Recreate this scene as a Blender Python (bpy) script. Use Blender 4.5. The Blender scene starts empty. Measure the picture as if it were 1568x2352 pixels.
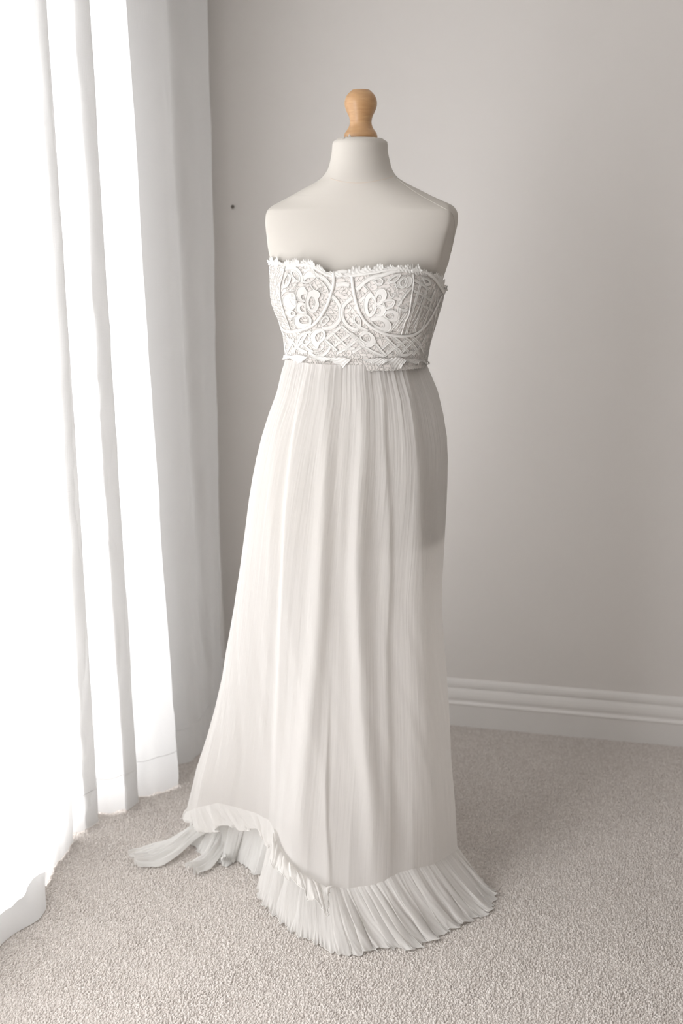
import bpy, math, random
import numpy as np
from mathutils import Vector
from mathutils.bvhtree import BVHTree

random.seed(7)
rng = np.random.default_rng(7)
SC = bpy.context.scene
COL = SC.collection

# ------------------------------------------------------------------ camera, sky, exposure
F, TH, CH = 2287.0, math.radians(16.0), 1.48          # focal length in pixels of the 1568x2352 frame, tilt, eye height
cd = bpy.data.cameras.new('camera')
cam = bpy.data.objects.new('camera', cd)
COL.objects.link(cam)
cam.location = (0, 0, CH)
cam.rotation_euler = (math.radians(90) - TH, 0, 0)
cd.sensor_fit = 'VERTICAL'
cd.sensor_height = 36.0
cd.sensor_width = 24.0
cd.lens = 36.0 * F / 2352
cd.clip_start = 0.02
cd.dof.use_dof = True
cd.dof.focus_distance = 2.02
cd.dof.aperture_fstop = 2.6
SC.camera = cam

world = bpy.data.worlds.new('sky')
SC.world = world
world.use_nodes = True
bg = world.node_tree.nodes['Background']
bg.inputs['Color'].default_value = (0.97, 0.975, 1.0, 1)   # flat overcast sky
bg.inputs['Strength'].default_value = 6.9

SC.view_settings.view_transform = 'Standard'
SC.view_settings.look = 'None'
SC.view_settings.gamma = 1.0
SC.view_settings.use_curve_mapping = False
SC.view_settings.exposure = 0.0
SC.cycles.adaptive_threshold = 0.015

# ------------------------------------------------------------------ pixel -> world helpers (survey of the place)
CO, SI = math.cos(TH), math.sin(TH)
def ray(px, py):
    xc, yc = (px - 784) / F, -(py - 1176) / F
    return np.array((xc, CO + yc * SI, -SI + yc * CO))
def on_floor(px, py, z=0.006):
    r = ray(px, py); t = (z - CH) / r[2]
    return np.array((r[0] * t, r[1] * t, z))
def at(px, py, Y=2.0):
    r = ray(px, py); t = Y / r[1]
    return np.array((r[0] * t, Y, CH + r[2] * t))

# ------------------------------------------------------------------ object helpers
def link(name, me, mat, parent=None, smooth=True):
    o = bpy.data.objects.new(name, me)
    COL.objects.link(o)
    if mat:
        me.materials.append(mat)
    if smooth:
        me.polygons.foreach_set('use_smooth', [True] * len(me.polygons))
    if parent:
        o.parent = parent
        o.matrix_parent_inverse = parent.matrix_basis.inverted()
    return o
def mesh_obj(name, V, Fc, mat, parent=None, smooth=True, uv=None):
    me = bpy.data.meshes.new(name)
    me.from_pydata([tuple(map(float, v)) for v in V], [], Fc)
    if uv is not None:
        l = me.uv_layers.new(name='uv')
        idx = np.empty(len(me.loops), dtype=np.int32)
        me.loops.foreach_get('vertex_index', idx)
        l.data.foreach_set('uv', np.asarray(uv, dtype=np.float32)[idx].ravel())
    me.update()
    return link(name, me, mat, parent, smooth)
def grid_obj(name, P, mat, parent=None, closed=False, uv=None):
    """P: (rows, cols, 3)"""
    n, m = P.shape[:2]
    fc = []
    for i in range(n - 1):
        for j in range(m if closed else m - 1):
            k = (j + 1) % m
            fc.append((i * m + j, i * m + k, (i + 1) * m + k, (i + 1) * m + j))
    if uv is None:
        a, b = np.meshgrid(np.linspace(0, 1, m), np.linspace(0, 1, n))
        uv = np.stack([a, b], -1)
    return mesh_obj(name, P.reshape(-1, 3), fc, mat, parent, True, uv.reshape(-1, 2))
def empty(name, loc=(0, 0, 0)):
    o = bpy.data.objects.new(name, None)
    o.empty_display_size = 0.1
    COL.objects.link(o)
    o.location = loc
    return o
def tag(o, label, cat, group=None):
    o['label'] = label; o['category'] = cat
    if group: o['group'] = group
    return o
def struct(o):
    o['kind'] = 'structure'; return o
def boxes(name, bl, mat, parent=None):
    V, fc = [], []
    for c8 in bl:
        b = len(V); V += c8
        fc += [tuple(b + i for i in q) for q in ((0, 3, 2, 1), (4, 5, 6, 7), (0, 1, 5, 4), (1, 2, 6, 5), (2, 3, 7, 6), (3, 0, 4, 7))]
    return mesh_obj(name, V, fc, mat, parent, False)
def catmull(P, n):
    P = np.asarray(P, float)
    Q = np.vstack([2 * P[0] - P[1], P, 2 * P[-1] - P[-2]])
    t = np.linspace(0, len(P) - 1, n)
    i = np.minimum(t.astype(int), len(P) - 2)
    f = (t - i)[:, None]
    a, b, c, d = Q[i], Q[i + 1], Q[i + 2], Q[i + 3]
    return 0.5 * (2 * b + (c - a) * f + (2 * a - 5 * b + 4 * c - d) * f ** 2 + (3 * b - a - 3 * c + d) * f ** 3)
def resample(P, n, k=8):
    """smooth curve through P, even arc length"""
    Q = catmull(P, max(2, len(P) * k))
    s = np.r_[0, np.cumsum(np.linalg.norm(np.diff(Q, axis=0), axis=1))]
    t = np.linspace(0, s[-1], n)
    return np.stack([np.interp(t, s, Q[:, i]) for i in range(Q.shape[1])], -1)
class Tubes:
    """many tubes in one mesh"""
    def __init__(s): s.V, s.F = [], []
    def add(s, P, r, N=None, flat=1.0, sides=6, closed=False, taper=False):
        P = np.asarray(P, float); n = len(P)
        T = np.gradient(P, axis=0)
        if closed: T = np.roll(P, -1, 0) - np.roll(P, 1, 0)
        T /= np.linalg.norm(T, axis=1)[:, None] + 1e-12
        if N is None:
            N = np.tile((0.0, 0.0, 1.0), (n, 1))
            bad = np.abs(T[:, 2]) > 0.9
            N[bad] = (0, -1, 0)
        B = np.cross(T, N); B /= np.linalg.norm(B, axis=1)[:, None] + 1e-12
        N = np.cross(B, T)
        r = np.broadcast_to(np.asarray(r, float), (n,)).copy()
        if taper:
            r[0] *= .3; r[-1] *= .3
        b0 = len(s.V)
        for i in range(n):
            for k in range(sides):
                a = 2 * math.pi * k / sides
                s.V.append(P[i] + B[i] * (r[i] * math.cos(a)) + N[i] * (r[i] * flat * math.sin(a)))
        m = n if closed else n - 1
        for i in range(m):
            j = (i + 1) % n
            for k in range(sides):
                l = (k + 1) % sides
                s.F.append((b0 + i * sides + k, b0 + j * sides + k, b0 + j * sides + l, b0 + i * sides + l))
        if not closed:
            s.F.append(tuple(b0 + k for k in range(sides)))
            s.F.append(tuple(b0 + (n - 1) * sides + k for k in reversed(range(sides))))
    def build(s, name, mat, parent=None):
        return mesh_obj(name, s.V, s.F, mat, parent)
def lathe(name, prof, c, mat, parent=None, n=48):
    a = np.linspace(0, 2 * math.pi, n, endpoint=False)
    P = np.array([[(c[0] + r * math.cos(t), c[1] + r * math.sin(t), z) for t in a] for r, z in prof])
    return grid_obj(name, P, mat, parent, True)
_ph = rng.uniform(0, 6.28, 64)
def wob(t, f, k=0):
    """smooth deterministic noise, about -1..1"""
    return (np.sin(t * f + _ph[k]) + .6 * np.sin(t * f * 1.73 + _ph[k + 1]) + .4 * np.sin(t * f * 2.91 + _ph[k + 2])) / 1.6

# ------------------------------------------------------------------ materials
def mat_base(name):
    m = bpy.data.materials.new(name); m.use_nodes = True
    nt = m.node_tree; nt.nodes.clear()
    out = nt.nodes.new('ShaderNodeOutputMaterial')
    return m, nt, out
def N(nt, t, **kw):
    n = nt.nodes.new(t)
    for k, v in kw.items():
        if k in n.inputs: n.inputs[k].default_value = v
        else: setattr(n, k, v)
    return n
def L(nt, a, b): nt.links.new(a, b)
def principled(name, col, rough=.8, spec=.3, bump=0, scale=200, vary=0.0, vscale=3.0, dist=.001):
    m, nt, out = mat_base(name)
    p = N(nt, 'ShaderNodeBsdfPrincipled', Roughness=rough)
    p.inputs['Specular IOR Level'].default_value = spec
    p.inputs['Base Color'].default_value = (*col, 1)
    tc = N(nt, 'ShaderNodeTexCoord')
    if vary:
        no = N(nt, 'ShaderNodeTexNoise', Scale=vscale, Detail=4.0)
        L(nt, tc.outputs['Object'], no.inputs['Vector'])
        mx = N(nt, 'ShaderNodeMix', data_type='RGBA')
        mx.inputs['A'].default_value = (*[c * (1 - vary) for c in col], 1)
        mx.inputs['B'].default_value = (*[min(1, c * (1 + vary)) for c in col], 1)
        L(nt, no.outputs['Fac'], mx.inputs['Factor'])
        L(nt, mx.outputs['Result'], p.inputs['Base Color'])
    if bump:
        nb = N(nt, 'ShaderNodeTexNoise', Scale=scale, Detail=3.0)
        L(nt, tc.outputs['Object'], nb.inputs['Vector'])
        b = N(nt, 'ShaderNodeBump', Strength=bump, Distance=dist)
        L(nt, nb.outputs['Fac'], b.inputs['Height'])
        L(nt, b.outputs['Normal'], p.inputs['Normal'])
    L(nt, p.outputs[0], out.inputs[0])
    return m
def cloth(name, col, trans=.35, clear=0.0, uvscale=(300, 4), bump=.4, dist=.0012, weave=None):
    """thin cloth: reflects, lets light through, a little open between the threads"""
    m, nt, out = mat_base(name)
    d = N(nt, 'ShaderNodeBsdfDiffuse', Roughness=.6); d.inputs['Color'].default_value = (*col, 1)
    t = N(nt, 'ShaderNodeBsdfTranslucent'); t.inputs['Color'].default_value = (*col, 1)
    mx = N(nt, 'ShaderNodeMixShader', Fac=trans)
    L(nt, d.outputs[0], mx.inputs[1]); L(nt, t.outputs[0], mx.inputs[2])
    uv = N(nt, 'ShaderNodeUVMap')
    mp = N(nt, 'ShaderNodeMapping'); mp.inputs['Scale'].default_value = (uvscale[0], uvscale[1], 1)
    L(nt, uv.outputs[0], mp.inputs['Vector'])
    no = N(nt, 'ShaderNodeTexNoise', Scale=1.0, Detail=2.0, Distortion=.3)
    L(nt, mp.outputs[0], no.inputs['Vector'])
    h = no.outputs['Fac']
    if weave:
        mp2 = N(nt, 'ShaderNodeMapping'); mp2.inputs['Scale'].default_value = (weave[0], weave[1], 1)
        L(nt, uv.outputs[0], mp2.inputs['Vector'])
        n2 = N(nt, 'ShaderNodeTexNoise', Scale=1.0, Detail=3.0)
        L(nt, mp2.outputs[0], n2.inputs['Vector'])
        ad = N(nt, 'ShaderNodeMath', operation='ADD')
        L(nt, h, ad.inputs[0]); L(nt, n2.outputs['Fac'], ad.inputs[1]); h = ad.outputs[0]
        rp = N(nt, 'ShaderNodeMapRange')
        rp.inputs['From Min'].default_value = .6; rp.inputs['From Max'].default_value = 1.4
        rp.inputs['To Min'].default_value = trans + .05; rp.inputs['To Max'].default_value = trans - .05
        L(nt, h, rp.inputs['Value']); L(nt, rp.outputs[0], mx.inputs[0])
    b = N(nt, 'ShaderNodeBump', Strength=bump, Distance=dist)
    L(nt, h, b.inputs['Height'])
    L(nt, b.outputs[0], d.inputs['Normal']); L(nt, b.outputs[0], t.inputs['Normal'])
    res = mx.outputs[0]
    if clear:
        tr = N(nt, 'ShaderNodeBsdfTransparent')
        m2 = N(nt, 'ShaderNodeMixShader', Fac=clear)
        L(nt, res, m2.inputs[1]); L(nt, tr.outputs[0], m2.inputs[2]); res = m2.outputs[0]
    L(nt, res, out.inputs[0])
    return m

M = {}
M['wall'] = principled('painted plaster', (.79, .757, .722), .75, .25, .25, 260, .012, 1.2, .0006)
M['ceiling'] = principled('white ceiling paint', (.88, .87, .85), .9, .1)
M['trim'] = principled('white satin paint', (.84, .815, .785), .4, .4, .1, 60, .0, 1, .0005)
M['backing'] = principled('carpet backing', (.60, .55, .51), 1, 0, .6, 120, .1, 20, .004)
M['linen'] = principled('calico jersey', (.58, .545, .495), .8, .2, .12, 900, .0, 1, .0004)
M['seam'] = principled('seam thread', (.62, .54, .46), .8, .1)
M['pole'] = principled('white painted metal', (.8, .79, .77), .4, .5)
M['dark'] = principled('gap shade black', (.03, .025, .02), .6, .3)  # near-black colour standing in for the shadow under the neck knob
M['nail'] = principled('grey nail', (.16, .14, .12), .5, .4)
M['lining'] = principled('nude satin lining', (.77, .725, .685), .7, .2, .15, 500, 0, 1, .0005)
M['lace'] = principled('cotton lace', (.78, .76, .725), .85, .15, .4, 1400, 0, 1, .0006)
M['gauze'] = cloth('crinkled gauze', (.875, .85, .82), .36, .10, (260, 5), .55, .0016)
M['ruffle'] = cloth('crinkled ruffle gauze', (.915, .895, .865), .36, .03, (240, 4), .55, .002)
M['under'] = cloth('under ruffle gauze', (.94, .93, .905), .36, .02, (60, 4), .5, .002)
M['curtain'] = cloth('slubbed linen voile', (.92, .917, .91), .34, .0, (900, 30), .35, .0008, (40, 900))
M['frame'] = principled('white window frame', (.8, .8, .8), .35, .5)
# wood
m, nt, out = mat_base('turned beech')
p = N(nt, 'ShaderNodeBsdfPrincipled', Roughness=.38); p.inputs['Coat Weight'].default_value = .15
tc = N(nt, 'ShaderNodeTexCoord'); mp = N(nt, 'ShaderNodeMapping'); mp.inputs['Scale'].default_value = (30, 30, 160)
no = N(nt, 'ShaderNodeTexNoise', Scale=1.0, Detail=5.0, Distortion=.6)
rp = N(nt, 'ShaderNodeValToRGB')
rp.color_ramp.elements[0].position = .3; rp.color_ramp.elements[0].color = (.44, .24, .105, 1)
rp.color_ramp.elements[1].position = .75; rp.color_ramp.elements[1].color = (.56, .335, .16, 1)
L(nt, tc.outputs['Object'], mp.inputs[0]); L(nt, mp.outputs[0], no.inputs['Vector'])
L(nt, no.outputs['Fac'], rp.inputs[0]); L(nt, rp.outputs[0], p.inputs['Base Color']); L(nt, p.outputs[0], out.inputs[0])
M['wood'] = m
# glass
m, nt, out = mat_base('window glass')
tr = N(nt, 'ShaderNodeBsdfTransparent'); gl = N(nt, 'ShaderNodeBsdfGlossy', Roughness=.02)
mx = N(nt, 'ShaderNodeMixShader', Fac=.06)
L(nt, tr.outputs[0], mx.inputs[1]); L(nt, gl.outputs[0], mx.inputs[2]); L(nt, mx.outputs[0], out.inputs[0])
M['glass'] = m
# pile
m, nt, out = mat_base('carpet yarn')
p = N(nt, 'ShaderNodeBsdfPrincipled', Roughness=1.0); p.inputs['Specular IOR Level'].default_value = .05
oi = N(nt, 'ShaderNodeObjectInfo')
rp = N(nt, 'ShaderNodeValToRGB')
rp.color_ramp.elements[0].color = (.58, .53, .488, 1); rp.color_ramp.elements[1].color = (.74, .695, .65, 1)
L(nt, oi.outputs['Random'], rp.inputs[0]); L(nt, rp.outputs[0], p.inputs['Base Color']); L(nt, p.outputs[0], out.inputs[0])
M['pile'] = m

# ------------------------------------------------------------------ room shell
CX, CY = -.55, 2.965                       # corner of window wall and back wall
W = np.array((.981, -.194)); E_ = np.array((-.194, -.981))
RW, RD, RH = 4.2, 5.2, 2.42
def R(a, b, z):
    q = np.array((CX, CY)) + W * a + E_ * b
    return (q[0], q[1], z)
def rbox(a0, a1, b0, b1, z0, z1):
    return [R(a0, b0, z0), R(a1, b0, z0), R(a1, b1, z0), R(a0, b1, z0), R(a0, b0, z1), R(a1, b0, z1), R(a1, b1, z1), R(a0, b1, z1)]
O0, O1, OZ0, OZ1 = .46, 2.85, .02, 2.2       # window opening along the left wall
floor = struct(boxes('floor', [rbox(-.15, RW + .15, -.15, RD + .15, -.1, 0)], M['backing']))
struct(boxes('ceiling', [rbox(-.15, RW + .15, -.15, RD + .15, RH, RH + .1)], M['ceiling']))
struct(boxes('wall_back', [rbox(-.15, RW + .15, -.15, 0, 0, RH)], M['wall']))
struct(boxes('wall_right', [rbox(RW, RW + .15, 0, RD, 0, RH)], M['wall']))
struct(boxes('wall_front', [rbox(-.15, RW + .15, RD, RD + .15, 0, RH)], M['wall']))
struct(boxes('wall_left', [rbox(-.15, 0, 0, O0, 0, RH), rbox(-.15, 0, O1, RD, 0, RH), rbox(-.15, 0, O0, O1, OZ1, RH), rbox(-.15, 0, O0, O1, 0, OZ0)], M['wall']))
fr = [rbox(-.11, -.05, O0, O0 + .06, OZ0, OZ1), rbox(-.11, -.05, O1 - .06, O1, OZ0, OZ1), rbox(-.11, -.05, O0, O1, OZ1 - .06, OZ1), rbox(-.11, -.05, O0, O1, OZ0, OZ0 + .06)]
fr += [rbox(-.11, -.05, (O0 + O1) / 2 - .04, (O0 + O1) / 2 + .04, OZ0, OZ1)]
win = struct(boxes('window_1', fr, M['frame']))
mid = (O0 + O1) / 2
boxes('pane', [rbox(-.085, -.08, O0 + .06, mid - .04, OZ0 + .06, OZ1 - .06)], M['glass'], win)
boxes('pane', [rbox(-.085, -.08, mid + .04, O1 - .06, OZ0 + .06, OZ1 - .06)], M['glass'], win)
# daylight sampling window for the renderer (guides sky light through the opening, emits nothing itself)
ld = bpy.data.lights.new('sky_portal', 'AREA'); ld.shape = 'RECTANGLE'; ld.size = O1 - O0; ld.size_y = OZ1 - OZ0
ld.cycles.is_portal = True
lo = bpy.data.objects.new('sky_portal', ld); COL.objects.link(lo)
lo.location = R(-.14, mid, (OZ0 + OZ1) / 2)
lo.rotation_euler = Vector((W[0], W[1], 0)).to_track_quat('-Z', 'Z').to_euler()
# baseboard
prof = [(.0, 0), (.019, 0), (.019, .071), (.021, .0735), (.0215, .077), (.0195, .080), (.0145, .083), (.0135, .087), (.0155, .091), (.0165, .097), (.0155, .105), (.0125, .114), (.0085, .121), (.0065, .124), (.0065, .1265), (.0095, .129), (.0095, .138), (.0075, .146), (.003, .1525), (0, .153)]
Pb = np.array([[R(a, y_, z_) for a in (0, RW)] for y_, z_ in prof])
struct(grid_obj('baseboard_back', Pb[:, ::-1], M['trim']))
bpy.data.objects['baseboard_back'].data.polygons.foreach_set('use_smooth', [False] * (len(prof) - 1))
# nail in the back wall
def on_wall(px, py):
    r = ray(px, py); n = np.array((-E_[0], -E_[1], 0.0)); q = np.array((CX, CY, 0.0))
    t = ((q - np.array((0, 0, CH))) @ n) / (r @ n)
    return np.array((0, 0, CH)) + r * t
q = on_wall(535, 475)
nn = np.array((E_[0], E_[1], 0.0))
tb = Tubes()
tb.add([q - nn * .004, q + nn * .003, q + nn * .0035], [.0025, .0025, .0025], sides=10)
tb.add([q + nn * .003, q + nn * .0045, q + nn * .0055], [.0048, .0048, .003], sides=14)
tag(tb.build('nail', M['nail']), 'small dark nail head sticking out of bare wall beside the curtain', 'nail')

# carpet pile: tufts scattered over the floor by geometry nodes
sp = .0041
xs = np.arange(-1.05, 2.3, sp); ys = np.arange(.55, 2.98, sp)
gx, gy = np.meshgrid(xs, ys); gx = gx + (np.arange(len(ys)) % 2)[:, None] * sp / 2
gx = (gx + rng.uniform(-.4, .4, gx.shape) * sp).ravel(); gy = (gy + rng.uniform(-.4, .4, gy.shape) * sp).ravel()
ra = (gx - CX) * W[0] + (gy - CY) * W[1]; rb = (gx - CX) * E_[0] + (gy - CY) * E_[1]
ok = (ra > .02) & (rb > .02)
gx, gy = gx[ok], gy[ok]
# gentle trodden hollows in the pile
hz = .0012 * (np.sin(gx * 23 + 2 * np.sin(gy * 9)) + np.sin(gy * 31 + 2 * np.sin(gx * 13)) + np.sin((gx + gy) * 57 + np.sin(gx * 40)))
hz = hz + .003 * np.sin(gx * 310 + 2 * np.sin(gy * 190)) * np.sin(gy * 280 + 2 * np.sin(gx * 150)) + rng.uniform(-.002, .002, gx.shape)
me = bpy.data.meshes.new('pile')
me.vertices.add(len(gx)); me.vertices.foreach_set('co', np.stack([gx, gy, hz * .2 - .0012], -1).astype(np.float32).ravel())
pile = bpy.data.objects.new('pile', me); COL.objects.link(pile); pile.parent = floor; pile['kind'] = 'stuff'
me.materials.append(M['pile'])
ng = bpy.data.node_groups.new('tufts', 'GeometryNodeTree')
ng.interface.new_socket('Geometry', in_out='INPUT', socket_type='NodeSocketGeometry')
ng.interface.new_socket('Geometry', in_out='OUTPUT', socket_type='NodeSocketGeometry')
gi = ng.nodes.new('NodeGroupInput'); go = ng.nodes.new('NodeGroupOutput')
ico = ng.nodes.new('GeometryNodeMeshIcoSphere'); ico.inputs['Radius'].default_value = .0027; ico.inputs['Subdivisions'].default_value = 2
tf = ng.nodes.new('GeometryNodeTransform'); tf.inputs['Scale'].default_value = (1.0, .9, 1.4)
sm = ng.nodes.new('GeometryNodeSetShadeSmooth')
sma = ng.nodes.new('GeometryNodeSetMaterial'); sma.inputs['Material'].default_value = M['pile']
iop = ng.nodes.new('GeometryNodeInstanceOnPoints')
r1 = ng.nodes.new('FunctionNodeRandomValue'); r1.data_type = 'FLOAT_VECTOR'
r1.inputs['Min'].default_value = (-.4, -.4, 0); r1.inputs['Max'].default_value = (.4, .4, 6.28)
r2 = ng.nodes.new('FunctionNodeRandomValue'); r2.data_type = 'FLOAT'
r2.inputs[2].default_value = .75; r2.inputs[3].default_value = 1.3
for a, b in ((ico.outputs['Mesh'], tf.inputs['Geometry']), (tf.outputs[0], sm.inputs['Geometry']), (sm.outputs[0], sma.inputs['Geometry']),
             (sma.outputs[0], iop.inputs['Instance']), (gi.outputs[0], iop.inputs['Points']), (r1.outputs[0], iop.inputs['Rotation']), (r2.outputs[1], iop.inputs['Scale']), (iop.outputs[0], go.inputs[0])):
    ng.links.new(a, b)
pile.modifiers.new('tufts', 'NODES').node_group = ng

# ------------------------------------------------------------------ curtains
def hang(top, bot, n, m, zt=2.38, power=1.7, wr=.003, seed=0, zb=None):
    A, B = resample(top, n, 20), resample(bot, n, 20)
    # keep the folds of top and bottom together: sample both by control index
    A, B = catmull(top, n), catmull(bot, n)
    z = np.linspace(zt, .004, m)
    g = ((zt - z) / zt) ** power
    P = np.zeros((m, n, 3))
    for i in range(m):
        P[i, :, :2] = A + (B - A) * g[i]
        P[i, :, 2] = z[i]
    T = np.gradient(A, axis=0); T /= np.linalg.norm(T, axis=1)[:, None]
    Nn = np.stack([-T[:, 1], T[:, 0]], -1)
    u = np.linspace(0, 1, n)
    for i in range(m):
        w = wr * (wob(u, 55, seed) * .6 + wob(u + .15 * math.sin(z[i] * 3), 110, seed + 3) * .4) * (.3 + g[i])
        w = w + wr * .5 * wob(np.full(n, z[i]) + u * 4, 9, seed + 6)
        P[i, :, :2] += Nn * w[:, None]
    return P
topR = [(-.585, 2.0), (-.556, 2.005), (-.544, 2.03), (-.572, 2.004), (-.580, 2.06), (-.545, 2.12), (-.512, 2.16), (-.503, 2.187), (-.530, 2.148), (-.540, 2.20), (-.505, 2.27), (-.475, 2.325), (-.464, 2.35), (-.54, 2.365), (-.64, 2.42), (-.53, 2.50), (-.445, 2.56), (-.425, 2.62), (-.425, 2.69), (-.375, 2.76), (-.345, 2.825), (-.36, 2.88), (-.40, 2.90)]
botR = [(-.715, 2.20), (-.674, 2.20), (-.626, 2.245), (-.655, 2.218), (-.650, 2.285), (-.600, 2.285), (-.565, 2.310), (-.540, 2.335), (-.566, 2.303), (-.565, 2.36), (-.52, 2.372), (-.48, 2.395), (-.448, 2.427), (-.53, 2.44), (-.63, 2.47), (-.45, 2.535), (-.418, 2.58), (-.400, 2.62), (-.392, 2.66), (-.382, 2.70), (-.372, 2.76), (-.375, 2.82), (-.40, 2.88)]
PR = hang(topR, botR, 420, 110, seed=4)
PR[-8:, :, 2] += (.006 * np.abs(wob(np.linspace(0, 1, 420), 30, 20)))[None, :] * np.linspace(0, 1, 8)[:, None]
cr = tag(grid_obj('curtain', PR, M['curtain']), 'far white linen curtain panel hanging between the near panel and bare wall', 'curtain', 'white linen curtains')
hemP = PR[-6]
c2 = np.gradient(hemP, axis=0); nrm = np.stack([c2[:, 1], -c2[:, 0], 0 * c2[:, 0]], -1); nrm /= np.linalg.norm(nrm, axis=-1)[:, None]
tb = Tubes(); tb.add(hemP + nrm * .0006, .0009, nrm, 1, 5); tb.build('hem_seam', M['curtain'], cr)

topL = [(-.590, 1.92), (-.545, 1.965), (-.545, 1.93), (-.60, 1.88), (-.58, 1.83), (-.63, 1.79), (-.61, 1.74), (-.68, 1.70), (-.65, 1.64), (-.72, 1.59), (-.69, 1.53), (-.76, 1.48), (-.73, 1.42), (-.79, 1.37)]
botL = [(-.725, 2.11), (-.680, 2.175), (-.672, 2.14), (-.685, 2.08), (-.688, 2.02), (-.705, 1.95), (-.715, 1.88), (-.75, 1.82), (-.75, 1.75), (-.79, 1.68), (-.78, 1.60), (-.83, 1.53), (-.82, 1.45), (-.87, 1.38)]
PL = hang(topL, botL, 460, 90, seed=30, wr=.004)
cl = tag(grid_obj('curtain', PL, M['curtain']), 'near white linen curtain panel at the left edge with its hem trailing on carpet', 'curtain', 'white linen curtains')
# trailing hem fold on the carpet
up = [on_floor(107, 2032, .035), on_floor(75, 2052, .05), on_floor(36, 2082, .055), on_floor(0, 2122, .05), on_floor(-60, 2200, .04), on_floor(-160, 2330, .03)]
lo_ = [on_floor(106, 2088, .006), on_floor(86, 2114, .005), on_floor(36, 2143, .005), on_floor(0, 2173, .005), on_floor(-60, 2245, .005), on_floor(-160, 2370, .005)]
A, B = resample(up, 90), resample(lo_, 90)
A[:, :2] += (A[:, :2] * 0.03)                     # top edge tucks back to the panel
ts = np.linspace(0, 1, 26)
P = np.zeros((26, 90, 3))
u = np.linspace(0, 1, 90)
for i, t in enumerate(ts):
    P[i] = A * (1 - t) + B * t
    P[i, :, 2] += .020 * math.sin(math.pi * t) + .004 * wob(u + .1 * t, 22, 12) * math.sin(math.pi * min(1, t * 1.2)) 
P[..., 2] = np.maximum(P[..., 2], .004)
grid_obj('hem', P, M['curtain'], cl)

# ------------------------------------------------------------------ dress form
ROT = math.radians(-15)
cR, sR = math.cos(ROT), math.sin(ROT)
def ring(phi, zc, xl, xr, b, n, plate=0.0, yo=0.0):
    """closed section, front turned a little towards the window; phi = 0 front, + = to the right"""
    cx, w = (xl + xr) / 2, (xr - xl) / 2
    a = w
    s, c = np.sin(phi), np.cos(phi)
    for _ in range(4):
        lx = a * np.sign(s) * np.abs(s) ** (2 / n); ly = -b * np.sign(c) * np.abs(c) ** (2 / n)
        if plate > 0:
            lim = a * (1 - .13 * plate)
            k = .003
            lx = np.sign(lx) * (-k * np.log(np.exp(-np.minimum(np.abs(lx), 2) / k) + np.exp(-lim / k)))
        X = lx * cR - ly * sR; Y = lx * sR + ly * cR
        h = (X.max() - X.min()) / 2
        a *= w / h
    X = X - (X.max() + X.min()) / 2
    return np.stack([cx + X, 2.0 + yo + Y, np.full_like(X, zc)], -1)
def table(rows, Y=2.0):
    T = []
    for r_ in rows:
        l_, r__ = at(r_[1], r_[0], Y), at(r_[2], r_[0], Y)
        T.append((l_[2], l_[0], r__[0], *r_[3:]))
    T = np.array(T); return T[np.argsort(T[:, 0])]
def smooth_tab(T, z):
    """monotone-ish smooth interpolation of every column"""
    out = []
    for k in range(1, T.shape[1]):
        zz = T[:, 0]; v = T[:, k]
        m_ = np.gradient(v, zz)
        i = np.clip(np.searchsorted(zz, z) - 1, 0, len(zz) - 2)
        h = zz[i + 1] - zz[i]; t = np.clip((z - zz[i]) / h, 0, 1)
        out.append(v[i] * (2 * t ** 3 - 3 * t ** 2 + 1) + m_[i] * h * (t ** 3 - 2 * t ** 2 + t) + v[i + 1] * (-2 * t ** 3 + 3 * t ** 2) + m_[i + 1] * h * (t ** 3 - t ** 2))
    return out
TORSO = table([  # y, left x, right x, half depth, exponent, armhole plate
    (319, 775, 879, .046, 2.0, 0, 0), (321, 768, 886, .050, 2.0, 0, 0), (327, 764.5, 889, .0525, 2.0, 0, 0), (345, 762, 890, .053, 2.0, 0, 0), (370, 758, 895, .055, 2.0, 0, 0), (395, 749, 903, .059, 2.0, 0, 0),
    (410, 736, 915, .062, 2.0, 0, 0), (421, 719, 932, .064, 2.05, 0, 0), (436, 690, 960, .066, 2.1, 0, 0), (450, 665, 987, .0685, 2.15, 0, 0), (462, 643, 1013, .071, 2.2, .1, 0), (472, 625, 1036, .0735, 2.3, .5, 0),
    (480, 616, 1045, .0755, 2.4, .9, 0), (490, 611, 1050, .078, 2.4, 1, 0), (505, 609, 1051, .082, 2.4, 1, 0), (540, 612, 1045, .0915, 2.4, 1, 0), (570, 616, 1039, .099, 2.4, .9, 0), (600, 622, 1031, .106, 2.35, .7, 0), (650, 629, 1014, .110, 2.3, .3, 0),
    (700, 637, 1004, .110, 2.2, 0, 0), (740, 648, 992, .106, 2.2, 0, 0), (780, 660, 977, .092, 2.1, 0, 0), (830, 668, 962, .084, 2.0, 0, 0), (880, 665, 966, .088, 2.0, 0, 0), (950, 648, 984, .098, 2.1, 0, 0), (1020, 634, 994, .104, 2.0, 0, 0),
    (1100, 622, 998, .108, 2.0, 0, 0), (1160, 618, 999, .110, 2.0, 0, 0), (1215, 616, 999, .110, 2.0, 0, 0), (1235, 624, 992, .104, 2.0, 0, 0), (1240, 645, 975, .09, 2.0, 0, 0)])
def torso_rows(zs, nphi):
    phi = np.linspace(-math.pi, math.pi, nphi, endpoint=False)
    P = []
    for z in zs:
        xl, xr, b, n, pl, yo = smooth_tab(TORSO, z)
        P.append(ring(phi, z, xl, xr, b, n, max(0, pl), yo))
    return np.array(P)
form = tag(empty('dress_form', (.034, 2.0, 0)), 'cream dress form with a turned wooden neck knob, wearing the long white dress', 'dress form')
zt, zb = TORSO[-1, 0], TORSO[0, 0]
zs = np.unique(np.r_[np.linspace(zb, zt, 150), np.linspace(at(0, 495)[2], at(0, 400)[2], 60)])
PT = torso_rows(zs, 220)
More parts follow.
